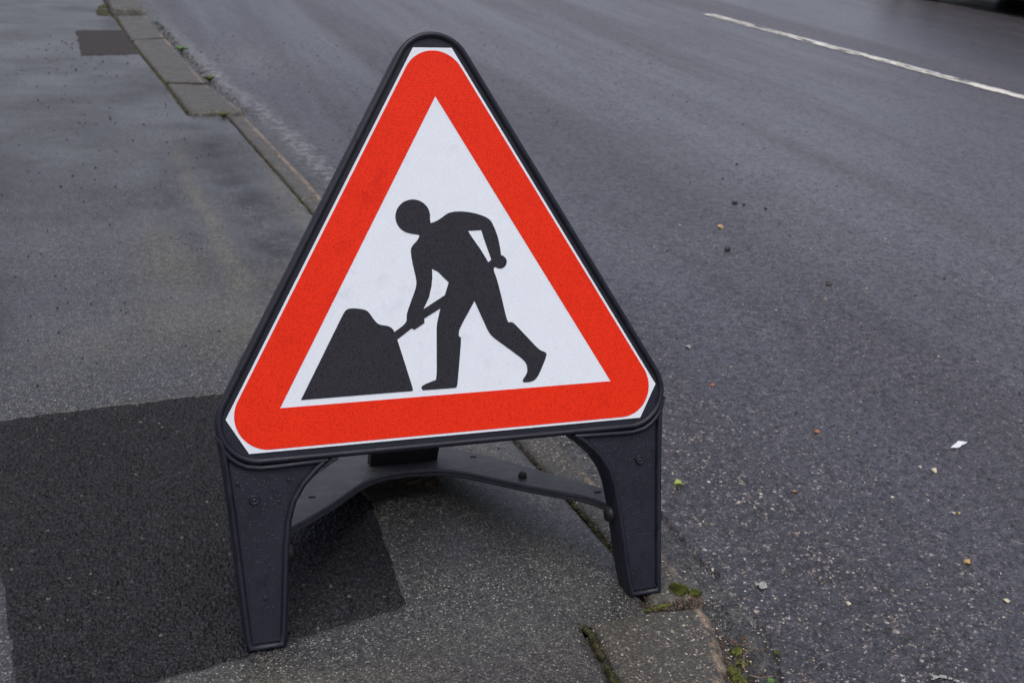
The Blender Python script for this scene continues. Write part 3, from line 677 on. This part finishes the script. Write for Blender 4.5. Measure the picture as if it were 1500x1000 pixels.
for k, (x, y) in enumerate(CRUMBS):
    lab, grp = ('small black crumb of loose tarmac lying on the wet road', 'black tarmac crumbs on the road')
    if k == 0: lab, grp = 'largest black lump of loose tarmac on the road, with smaller crumbs beside it', None
    if k == 1: lab, grp = 'jagged black tarmac lump on the road next to a small olive pebble', None
    if k == 2: lab, grp = 'flattened dark crumbly tarmac lump alone on the road', None
    put_rock('tarmac_crumb', x, y, gz(x, y) - .001, csz[k], M['crumb'], lab, 'tarmac crumb', grp, 300 + k, .60, 2 if k < 3 else 1)
for k, (x, y) in enumerate(PAVE_CRUMBS):
    put_rock('tarmac_crumb', x, y, -.001, rnd.choice([.003, .004, .0045]) * (1 + .25 * (y > 2.5)), M['crumb'], 'small black crumb of tarmac lying on the pavement', 'tarmac crumb', 'black crumbs on the pavement', 340 + k, .7, 1)
PB = [('tan', .0130, 'round light brown pebble on the road between black tarmac lumps'), ('tan', .0075, 'round orange pebble on the road, paler at its centre'),
      ('pale', .0055, 'flat cream stone chip on the speckled road near the kerb'), ('rust', .0070, 'rusty red stone chip lying on the road'),
      ('rust', .0065, 'orange brown stone chip on the road beside the sign'), ('pale', .0080, 'angular cream stone near the white paper scrap'), ('pale', .0060, 'pale cream stone chip on the road far from the kerb')]
for k, (x, y) in enumerate(PEBBLES):
    if k < len(PB): mt, r, lab = PB[k]; grp = None
    else: mt = ['pale', 'tan', 'grey'][k % 3]; r = .0045 + .001 * (k % 3); lab = {'pale': 'tiny cream stone chip on the wet road', 'tan': 'tiny tan stone chip on the wet road', 'grey': 'tiny grey stone chip on the wet road'}[mt]; grp = mt + ' stone chips on the road'
    put_rock('pebble', x, y, gz(x, y) - .001, r, M[mt], lab, 'pebble', grp, 400 + k, .6, 2 if k < 7 else 1)

def leaf_mesh(name, L, Wd, curl, seed, lobes=0):
    n = 12; v = []; f = []; rg = random.Random(seed)
    for i in range(n + 1):
        t = i / n; w = Wd * math.sin(math.pi * min(1, t ** .75)) * (1 + lobes * .35 * math.sin(t * 15)) + .0004
        for k in (-1, -.5, 0, .5, 1):
            v.append((t * L - L / 2, k * w, .0015 + curl * (abs(k) ** 2) * w * 1.2 + curl * .25 * L * (t - .5) ** 2 * 2 + rg.uniform(-1, 1) * .0004))
    for i in range(n):
        for k in range(4): f.append((i * 5 + k, i * 5 + k + 1, (i + 1) * 5 + k + 1, (i + 1) * 5 + k))
    nv = len(v); v2 = v + [(a, b, c - .0005) for a, b, c in v]; f2 = f + [tuple(q + nv for q in reversed(g)) for g in f]
    rim = [i * 5 for i in range(n + 1)] + [n * 5 + k for k in range(1, 5)] + [i * 5 + 4 for i in range(n - 1, -1, -1)] + [k for k in (3, 2, 1)]
    for i in range(len(rim)): a, b = rim[i], rim[(i + 1) % len(rim)]; f2.append((a, b, b + nv, a + nv))
    return mesh(name, v2, f2, True)
def stalk(name, P, r0, r1, mat, parent=None, seg=6):
    v = []; f = []
    for i, p in enumerate(P):
        r = r0 + (r1 - r0) * i / (len(P) - 1); d = (Vector(P[min(i + 1, len(P) - 1)]) - Vector(P[max(i - 1, 0)])).normalized()
        a = d.orthogonal().normalized(); b = d.cross(a)
        for k in range(seg): t = 2 * math.pi * k / seg; v.append(Vector(p) + a * r * math.cos(t) + b * r * math.sin(t))
    for i in range(len(P) - 1):
        for k in range(seg): f.append((i * seg + k, i * seg + (k + 1) % seg, (i + 1) * seg + (k + 1) % seg, (i + 1) * seg + k))
    f.append(tuple(range(seg))[::-1]); f.append(tuple((len(P) - 1) * seg + k for k in range(seg)))
    return mk(name, mesh(name, v, f, True), mat, parent)
x, y = MISC[0]
lf = tag(mk('green_leaf', None, None, None, (x, y, gz(x, y)), (0, 0, R(-8))), 'small yellow green fallen leaf on the road beside the sign leg', 'leaf')
mk('leaf_blade', leaf_mesh('leaf_blade', .020, .0085, 1.1, 1), M['leaf'], lf); stalk('leaf_stalk', [(-.009, 0, .002), (-.013, -.003, .0025), (-.016, -.007, .001)], .0006, .0004, M['leaf'], lf)
x, y = MISC[1]
pv = [(-.0215, .002), (.0003, -.0025), (.0435, .0205), (.022, .0285)]
pg = []; pf = []
for i in range(7):
    for k in range(5):
        a = np.array(pv[0]) * (1 - i / 6) + np.array(pv[3]) * (i / 6); b = np.array(pv[1]) * (1 - i / 6) + np.array(pv[2]) * (i / 6); q = a + (b - a) * k / 4
        pg.append((q[0], q[1], .0035 + .0012 * math.sin(i * .9) * (k / 4)))
for i in range(6):
    for k in range(4): pf.append((i * 5 + k, i * 5 + k + 1, (i + 1) * 5 + k + 1, (i + 1) * 5 + k))
npg = len(pg); allv = pg + [(a, b, c - .0006) for a, b, c in pg]; allf = pf + [tuple(q + npg for q in reversed(g)) for g in pf]
rimi = [k for k in range(5)] + [i * 5 + 4 for i in range(1, 7)] + [30 + k for k in (3, 2, 1, 0)] + [i * 5 for i in (5, 4, 3, 2, 1)]
for i in range(len(rimi)): a, b = rimi[i], rimi[(i + 1) % len(rimi)]; allf.append((a, b, b + npg, a + npg))
tag(mk('paper_scrap', mesh('paper_scrap', allv, allf, True), M['paper'], None, (x, y, gz(x, y) - .001)), 'torn four sided scrap of white paper lying on the road', 'paper')

def splat(name, x, y, shapes, mat, label, cat, z0):
    """thin dried crust with a ragged outline"""
    x0 = min(s[0] - s[2] for s in shapes) - .01; x1 = max(s[0] + s[2] for s in shapes) + .01; y0 = min(s[1] - s[2] for s in shapes) - .01; y1 = max(s[1] + s[2] for s in shapes) + .01
    X, Y = np.meshgrid(np.arange(x0, x1, .0016), np.arange(y0, y1, .0016)); D = np.full(X.shape, -9.)
    for (cx, cy, r) in shapes: D = np.maximum(D, 1 - np.hypot(X - cx, Y - cy) / r)
    D += 1.3 * (fbm((X + x * 9) * 130, (Y + y * 9) * 130, 77) - .5)
    keep = D[:-1, :-1] > .34
    o = mk(name, grid_mesh(name, X, Y, .0022 + .0015 * np.clip(D, 0, 1), keep), mat, None, (x, y, z0)); tag(o, label, cat)
x, y = MISC[2]; splat('bird_dropping', x, y, [(0, 0, .011), (.01, .006, .006)], M['drop'], 'small white bird dropping on the road beside the sign corner', 'bird dropping', gz(x, y))
x, y = MISC[3]; splat('bird_dropping', x, y, [(0, 0, .012), (.007, .006, .008), (-.006, .006, .007)], M['drop'], 'ragged pale grey bird dropping on the road near the crack', 'bird dropping', gz(x, y))
x, y = MISC[4]; splat('bird_dropping', x, y, [(-.03 + .006 * k, .018 - .0011 * (k - 2) ** 2, .0062) for k in range(9)], M['drop'], 'curved streak of pale dried bird dropping on the road', 'bird dropping', gz(x, y))

# dead leaves under and behind the stay
for k, (x, y, L, wd, rz, lab) in enumerate([(.02, .47, .05, .018, .4, 'brown dead leaf on the pavement under the rear stay'), (.05, .452, .04, .015, 2.2, 'curled brown dead leaf on the pavement under the rear stay beside another'),
                                           (.135, .655, .05, .016, -.3, 'tan dead leaf on the pavement just behind the strut of the sign')]):
    tag(mk('dead_leaf', leaf_mesh('dead_leaf', L, wd, .9, 20 + k, .6), M['deadleaf'] if k < 2 else M['tan'], None, (x, y, .001), (0, 0, rz)), lab, 'leaf')

# moss: clumps one can count, and the thin seams along the joints
def moss_mesh(name, blobs_, n, h, seed, zf):
    rg = random.Random(seed); v = []; f = []
    for (cx, cy, rx, ry) in blobs_:
        b = len(v); seg = 14; lev = 5
        for j in range(lev):
            t = j / (lev - 1) * .98
            for i in range(seg):
                a = 2 * math.pi * i / seg; k = math.cos(t * math.pi / 2) * (1 + .22 * rg.uniform(-1, 1)); X = cx + rx * k * math.cos(a); Y = cy + ry * k * math.sin(a)
                v.append((X, Y, zf(X, Y) - .004 + h * .8 * math.sin(t * math.pi / 2) * (1 + .25 * rg.uniform(-1, 1)) + .003 * (j > 0)))
        for j in range(lev - 1):
            for i in range(seg): q = (i + 1) % seg; f.append((b + j * seg + i, b + j * seg + q, b + (j + 1) * seg + q, b + (j + 1) * seg + i))
        f.append(tuple(b + (lev - 1) * seg + i for i in range(seg)))
        for _ in range(n):
            a = rg.uniform(0, 6.283); r = math.sqrt(rg.random()) * 1.05; X = cx + rx * r * math.cos(a); Y = cy + ry * r * math.sin(a)
            z0 = zf(X, Y) - .003 + h * .8 * math.sqrt(max(0, 1 - r * r)); L = h * rg.uniform(.25, .6) + .001; wv = rg.uniform(.0006, .0014); th = rg.uniform(0, 6.283)
            tip = (X + (r * math.cos(a) * .5 + rg.uniform(-.5, .5)) * L, Y + (r * math.sin(a) * .5 + rg.uniform(-.5, .5)) * L, z0 + L)
            b2 = len(v)
            for q in range(3): v.append((X + wv * math.cos(th + q * 2.094), Y + wv * math.sin(th + q * 2.094), z0 - .001))
            v.append(tip); f += [(b2, b2 + 1, b2 + 3), (b2 + 1, b2 + 2, b2 + 3), (b2 + 2, b2, b2 + 3)]
    return mesh(name, v, f)
zk = lambda x, y: .0
tag(mk('moss_clump', moss_mesh('moss_clump', [(.400, .000, .0145, .012), (.394, .009, .009, .008)], 460, .011, 1, zk), M['moss']), 'rounded green moss cushion in the kerb joint by the sign foot', 'moss')
tag(mk('moss_clump', moss_mesh('moss_clump', [(.424, -.010, .013, .008)], 320, .007, 2, zk), M['moss']), 'smaller green moss cushion at the road end of the kerb joint', 'moss')
tag(mk('moss_clump', moss_mesh('moss_clump', [(.356, -.031, .012, .004), (.338, -.035, .010, .003), (.318, -.037, .008, .003)], 140, .003, 3, zk), M['moss']), 'flat thin moss in the kerb joint directly under the sign foot', 'moss')
def seam(pts, n, wid, h, seed, zf):
    rg = random.Random(seed); b = []
    P = np.array(pts)
    for _ in range(n):
        q = rg.random() * (len(P) - 1); i = min(int(q), len(P) - 2); c = P[i] + (P[i + 1] - P[i]) * (q - i)
        b.append((c[0] + rg.gauss(0, wid * .4), c[1] + rg.gauss(0, wid * .4), wid * rg.uniform(.6, 1.3), wid * rg.uniform(.8, 2.0)))
    return b
b = seam([(.196, -.054), (.196, -.10), (.191, -.17), (.189, -.21), (.14, -.32)], 46, .0045, .004, 5, zk)
tag(mk('moss', moss_mesh('moss', b, 34, .005, 6, lambda x, y: -.002), M['moss_dark']), 'dark green moss along the back of the near kerb stone', 'moss', kind='stuff')
b = seam([(.205, -.046), (.25, -.036), (.30, -.032)], 16, .0035, .003, 7, zk)
tag(mk('moss', moss_mesh('moss', b, 20, .003, 8, lambda x, y: -.002), M['moss_dark']), 'thin brown green moss in the end joint of the near kerb stone', 'moss', kind='stuff')
yy = np.linspace(.05, 3.95, 40); b = [q for q in seam(list(zip(kb(yy) - .004, yy)), 520, .0034, .003, 9, zk) if vnoise(q[1] * 3, 0., 4) > .35]
tag(mk('moss', moss_mesh('moss', b, 6, .003, 10, lambda x, y: -.005), M['moss_dark']), 'dark moss line between pavement and the long row of kerb stones', 'moss', kind='stuff')
yy = np.linspace(4.1, 7.2, 30); b = seam(list(zip(kb(yy) - .006, yy)), 220, .009, .006, 12, zk)
tag(mk('moss', moss_mesh('moss', b, 14, .007, 13, lambda x, y: -.004), M['moss_dark']), 'olive moss seam behind the wide kerb stones', 'moss', kind='stuff')
b = [(-.60 + .05 * random.random(), 7.25 + .5 * random.random(), .03, .05) for _ in range(14)]
tag(mk('moss', moss_mesh('moss', b, 30, .012, 14, lambda x, y: .0), M['moss_dark']), 'mossy debris heaped behind the raised kerb stone', 'moss', kind='stuff')

for (P, lab) in (([(-.262, 4.745), (-.17, 4.735), (-.075, 4.728)], 'added dark strip drawing the shaded gap in the first joint of the wide kerb stones'), ([(-.405, 6.095), (-.31, 6.16), (-.22, 6.225)], 'added dark strip drawing the shaded gap in the slanting joint of the wide kerb stones')):
    b = seam(P, 40, .008, .006, 17, zk)
    tag(mk('moss', moss_mesh('moss', b, 8, .006, 18, lambda x, y: .006), M['soil']), lab, 'moss', kind='stuff')  # dark strips added to draw the shaded joint gaps, not grown moss
def weed(name, x, y, z, n, L, seed, label, mat='weed'):
    rg = random.Random(seed); t = tag(mk(name, None, None, None, (x, y, z)), label, 'weed')
    for k in range(n):
        a = 6.283 * k / n + rg.uniform(-.4, .4); o = mk('leaf_blade', leaf_mesh('leaf_blade', L * rg.uniform(.7, 1.2), L * .22, .8, seed + k), M[mat], t, (math.cos(a) * L * .4, math.sin(a) * L * .4, L * .22), (0, -rg.uniform(.2, .8), a))
    return t
weed('weed', MISC[10][0], MISC[10][1], gz(*MISC[10]), 9, .010, 51, 'tiny dark weed in the gutter beside the road crack', 'moss')
weed('weed', MISC[11][0] - .005, MISC[11][1] + .012, gz(*MISC[11]), 8, .013, 61, 'small bright green weed among leaf litter in the gutter')
weed('weed', -.135, 5.82, -.01, 11, .05, 71, 'bright green weed growing between road and wide kerb stone')
weed('weed', -.045, 4.88, -.01, 10, .045, 81, 'olive green weed at the road side of a kerb joint', 'moss')
weed('weed', -.050, 3.955, .0, 9, .030, 91, 'olive green weed tuft where the wide kerb meets the narrow kerb', 'moss')

# leaf litter and grit: nobody could count it
def shards(name, spots, mat, label, seed, flat=.5):
    rg = random.Random(seed); v = []; f = []
    for (x, y, z, r) in spots:
        b = len(v); a0 = rg.uniform(0, 6.28)
        for q in range(4): a = a0 + q * 1.57 + rg.uniform(-.4, .4); rr = r * rg.uniform(.6, 1.2); v.append((x + rr * math.cos(a), y + rr * math.sin(a), z - r * .2))
        v.append((x + rg.uniform(-.4, .4) * r, y + rg.uniform(-.4, .4) * r, z + r * flat * rg.uniform(.6, 1.3)))
        for q in range(4): f.append((b + q, b + (q + 1) % 4, b + 4))
    return tag(mk(name, mesh(name, v, f), mat), label, name.replace('_', ' '), kind='stuff')
rg = random.Random(5)
def gut_spot(u0, u1, y0, y1): y = rg.uniform(y0, y1); x = float(kf(y)) + rg.uniform(u0, u1) ; return x, y, gz(x, y) - .0015
shards('leaf_litter', [(*gut_spot(-.002, .075 * rg.random() + .012, -.40, -.10), rg.uniform(.0015, .0045)) for _ in range(520)], M['deadleaf'], 'brown crumbled leaf litter in the gutter by the near kerb stone', 1, .7)
shards('soil_crumbs', [(*gut_spot(-.002, .05, -.40, .0), rg.uniform(.0008, .0022)) for _ in range(900)], M['soil'], 'dark soil crumbs in the gutter by the near kerb stone', 2, .4)
b = [(x, y, r, r) for x, y, r in [(float(kf(q)) + .012 + rg.uniform(-.006, .018), q, rg.uniform(.006, .013)) for q in [-.38 + .24 * rg.random() for _ in range(42)]]]
tag(mk('moss', moss_mesh('moss', b, 50, .007, 15, lambda x, y: gz(x, y)), M['moss']), 'bright green moss in the gutter at the foot of the near kerb stone', 'moss', kind='stuff')
for k, P in enumerate([[(.445, -.165), (.432, -.182), (.425, -.205)], [(.47, -.15), (.452, -.158), (.44, -.17)], [(.43, -.21), (.445, -.222), (.468, -.225)]]):
    pts = [(a, c, gz(a, c) + .003 + .002 * i) for i, (a, c) in enumerate(P)]
    tag(stalk('twig', pts, .0016, .0008, M['twig']), ['pale thin twig lying among gutter leaf litter, bent in the middle', 'short grey twig at the edge of the gutter leaf litter, pointing to the crack', 'thin brown twig lying across the gutter below the other twigs'][k], 'twig')
shards('joint_litter', [(rg.uniform(.32, .43), rg.gauss(-.028, .010), -.001, rg.uniform(.0012, .0038)) for _ in range(150)], M['deadleaf'], 'brown crumbs of leaf and soil in the kerb joint by the sign foot', 21, .7)
shards('joint_soil', [(rg.uniform(.20, .43), rg.gauss(-.038, .006), -.002, rg.uniform(.001, .003)) for _ in range(200)], M['soil'], 'dark soil crumbs along the end joint of the near kerb stone', 22, .5)
spots = []
while len(spots) < 2600:
    u = rg.random() ** 1.5 * 2.0; y = -.42 + rg.random() ** 1.4 * 2.4; x = float(kf(y)) + u
    if vnoise(x * 6, y * 6, 8) > .35: spots.append((x, y, gz(x, y) + .0004, rg.choice([.0012, .0016, .002, .0026])))
shards('pale_grit', spots[:900], M['pale'], 'scattered pale stone grit set in the road surface', 3, .35)
shards('tan_grit', spots[900:1700], M['tan'], 'scattered tan stone grit set in the road surface', 4, .35)
shards('grey_grit', spots[1700:], M['grey'], 'scattered grey stone grit set in the road surface', 5, .35)
spots = []
while len(spots) < 520:
    y = -.2 + rg.random() ** .9 * 6.5; x = float(kb(y)) - .02 - rg.random() * 1.1
    spots.append((x, y, .0005, rg.choice([.001, .0014, .002, .003]) * (1 + .35 * max(0, y))))
shards('dark_grit', spots, M['crumb'], 'scattered black grit on the damp pavement', 6, .8)
spots = []
while len(spots) < 620:
    y = .3 + rg.random() * 6.5; x = float(kf(y)) + .15 + rg.random() * 3.2
    spots.append((x, y, gz(x, y), rg.choice([.001, .0016, .0022, .003]) * (1 + .28 * max(0, y))))
shards('dark_grit', spots, M['crumb'], 'scattered black grit on the wet road', 7, .8)
b = [(float(kf(q)) + .02 + rg.uniform(0, .05), q, -.0135, rg.uniform(.003, .009)) for q in [3.9 + 3.2 * rg.random() for _ in range(520)]]
shards('gutter_debris', b, M['soil'], 'dark leaf debris along the road edge of the far kerb stones', 8, .6)
b = [(float(kf(q)) + .03 + rg.uniform(0, .06), q, -.0125, rg.uniform(.004, .009)) for q in [4.1 + 2.8 * rg.random() for _ in range(130)]]
shards('gutter_litter', b, M['deadleaf'], 'brown leaf litter along the road edge of the far kerb stones', 9, .6)

# ---------------------------------------------------------------- parked car across the road (only the shade under it reaches the picture)
car = tag(mk('parked_car', None, None, None, (9.12, 8.83, -.012), (0, 0, R(5.0))), 'black parked car across the road, its shade falling on the asphalt', 'car')
# body loft: stations along y (front is +y), half width, sill z, belt z, roof z
CS = [(-2.10, .62, .42, .62, .66), (-2.02, .78, .30, .86, .92), (-1.75, .84, .22, .93, 1.22), (-1.35, .87, .20, .95, 1.43), (-.6, .88, .19, .94, 1.48), (.1, .88, .19, .93, 1.46), (.62, .88, .19, .92, 1.25), (1.05, .87, .19, .90, .98), (1.6, .85, .20, .84, .88), (1.98, .78, .25, .70, .74), (2.14, .62, .36, .56, .60)]
v = []; f = []; sec = 14
for (y, hw, sl, bl, rf) in CS:
    ch = rf - bl > .2
    half = [(0, sl), (hw * .80, sl), (hw * .97, sl + .05), (hw, (sl + bl) * .5), (hw * .98, bl - .02), (hw * (.76 if ch else .90), bl + (rf - bl) * .80), (hw * (.60 if ch else .6), rf - .01), (0, rf + .015)]
    for (a, c) in half: v.append((a, y, c))
    for (a, c) in half[-2:0:-1]: v.append((-a, y, c))
m = 14
for i in range(len(CS) - 1):
    for k in range(m): f.append((i * m + k, i * m + (k + 1) % m, (i + 1) * m + (k + 1) % m, (i + 1) * m + k))
f.append(tuple(range(m))); f.append(tuple((len(CS) - 1) * m + k for k in range(m)))
cm = mesh('car_body', v, f); bm = bmesh.new(); bm.from_mesh(cm); bmesh.ops.recalc_face_normals(bm, faces=bm.faces); bm.to_mesh(cm); bm.free()
bd = mk('car_body', cm, M['car'], car); mod = bd.modifiers.new('s', 'SUBSURF'); mod.levels = 2; mod.render_levels = 2; cm.polygons.foreach_set('use_smooth', [True] * len(cm.polygons))
def ring(name, prof, loc, mat, parent, seg=32):
    v = []; f = []; m = len(prof)
    for i in range(seg):
        a = 2 * math.pi * i / seg
        for (r, x) in prof: v.append((x, r * math.cos(a), r * math.sin(a)))
    for i in range(seg):
        j = (i + 1) % seg
        for k in range(m - 1): f.append((i * m + k, i * m + k + 1, j * m + k + 1, j * m + k))
    me = mesh(name, v, f, True); bm = bmesh.new(); bm.from_mesh(me); bmesh.ops.recalc_face_normals(bm, faces=bm.faces); bm.to_mesh(me); bm.free()
    return mk(name, me, mat, parent, loc)
for sx in (-1, 1):
    for wy in (-1.28, 1.28):
        wl = mk('wheel', None, None, car, (sx * .79, wy, .315))
        ring('tyre', [(.20, -.09), (.29, -.10), (.315, -.07), (.318, 0), (.315, .07), (.29, .10), (.20, .09)], (0, 0, 0), M['rubber'], wl)
        ring('rim', [(.205, sx * .085), (.19, sx * .05), (.15, sx * .06), (.05, sx * .075), (.001, sx * .08)], (0, 0, 0), M['alloy'], wl)
        ring('wheel_arch', [(.335, sx * -.10), (.335, sx * .095), (.36, sx * .10), (.36, sx * -.10)], (0, 0, 0), M['rubber'], wl)
    bm = None
    w_ = [(-1.45, .985), (-1.20, 1.33), (-.55, 1.39), (.05, 1.37), (.50, 1.14), (.72, .985)]
    vv = [(sx * (.895 - max(0, z - .95) * .42 - .02), y, z) for y, z in w_]
    mk('side_window', mesh('side_window', vv + [(a * .97, b, c) for a, b, c in vv], [tuple(range(6)), tuple(range(11, 5, -1))] + [(i, (i + 1) % 6, (i + 1) % 6 + 6, i + 6) for i in range(6)]), M['glass'], car)
    box('headlight', (sx * .60, 2.02, .62), (.30, .12, .11), M['lens'], car, 0, .02)
    box('tail_light', (sx * .66, -2.00, .78), (.20, .10, .22), M['redlens'], car, 0, .02)
    box('door_mirror', (sx * .96, .52, .98), (.16, .09, .11), M['car'], car, 0, .03)
    box('sill', (sx * .83, 0, .235), (.12, 1.9, .13), M['rubber'], car, 0, .02)
box('bumper', (0, 2.06, .40), (1.40, .16, .18), M['rubber'], car, 0, .04); box('bumper', (0, -2.04, .44), (1.44, .14, .20), M['rubber'], car, 0, .04)
box('underbody', (0, 0, .21), (1.35, 3.7, .06), M['rubber'], car, 0, .01)
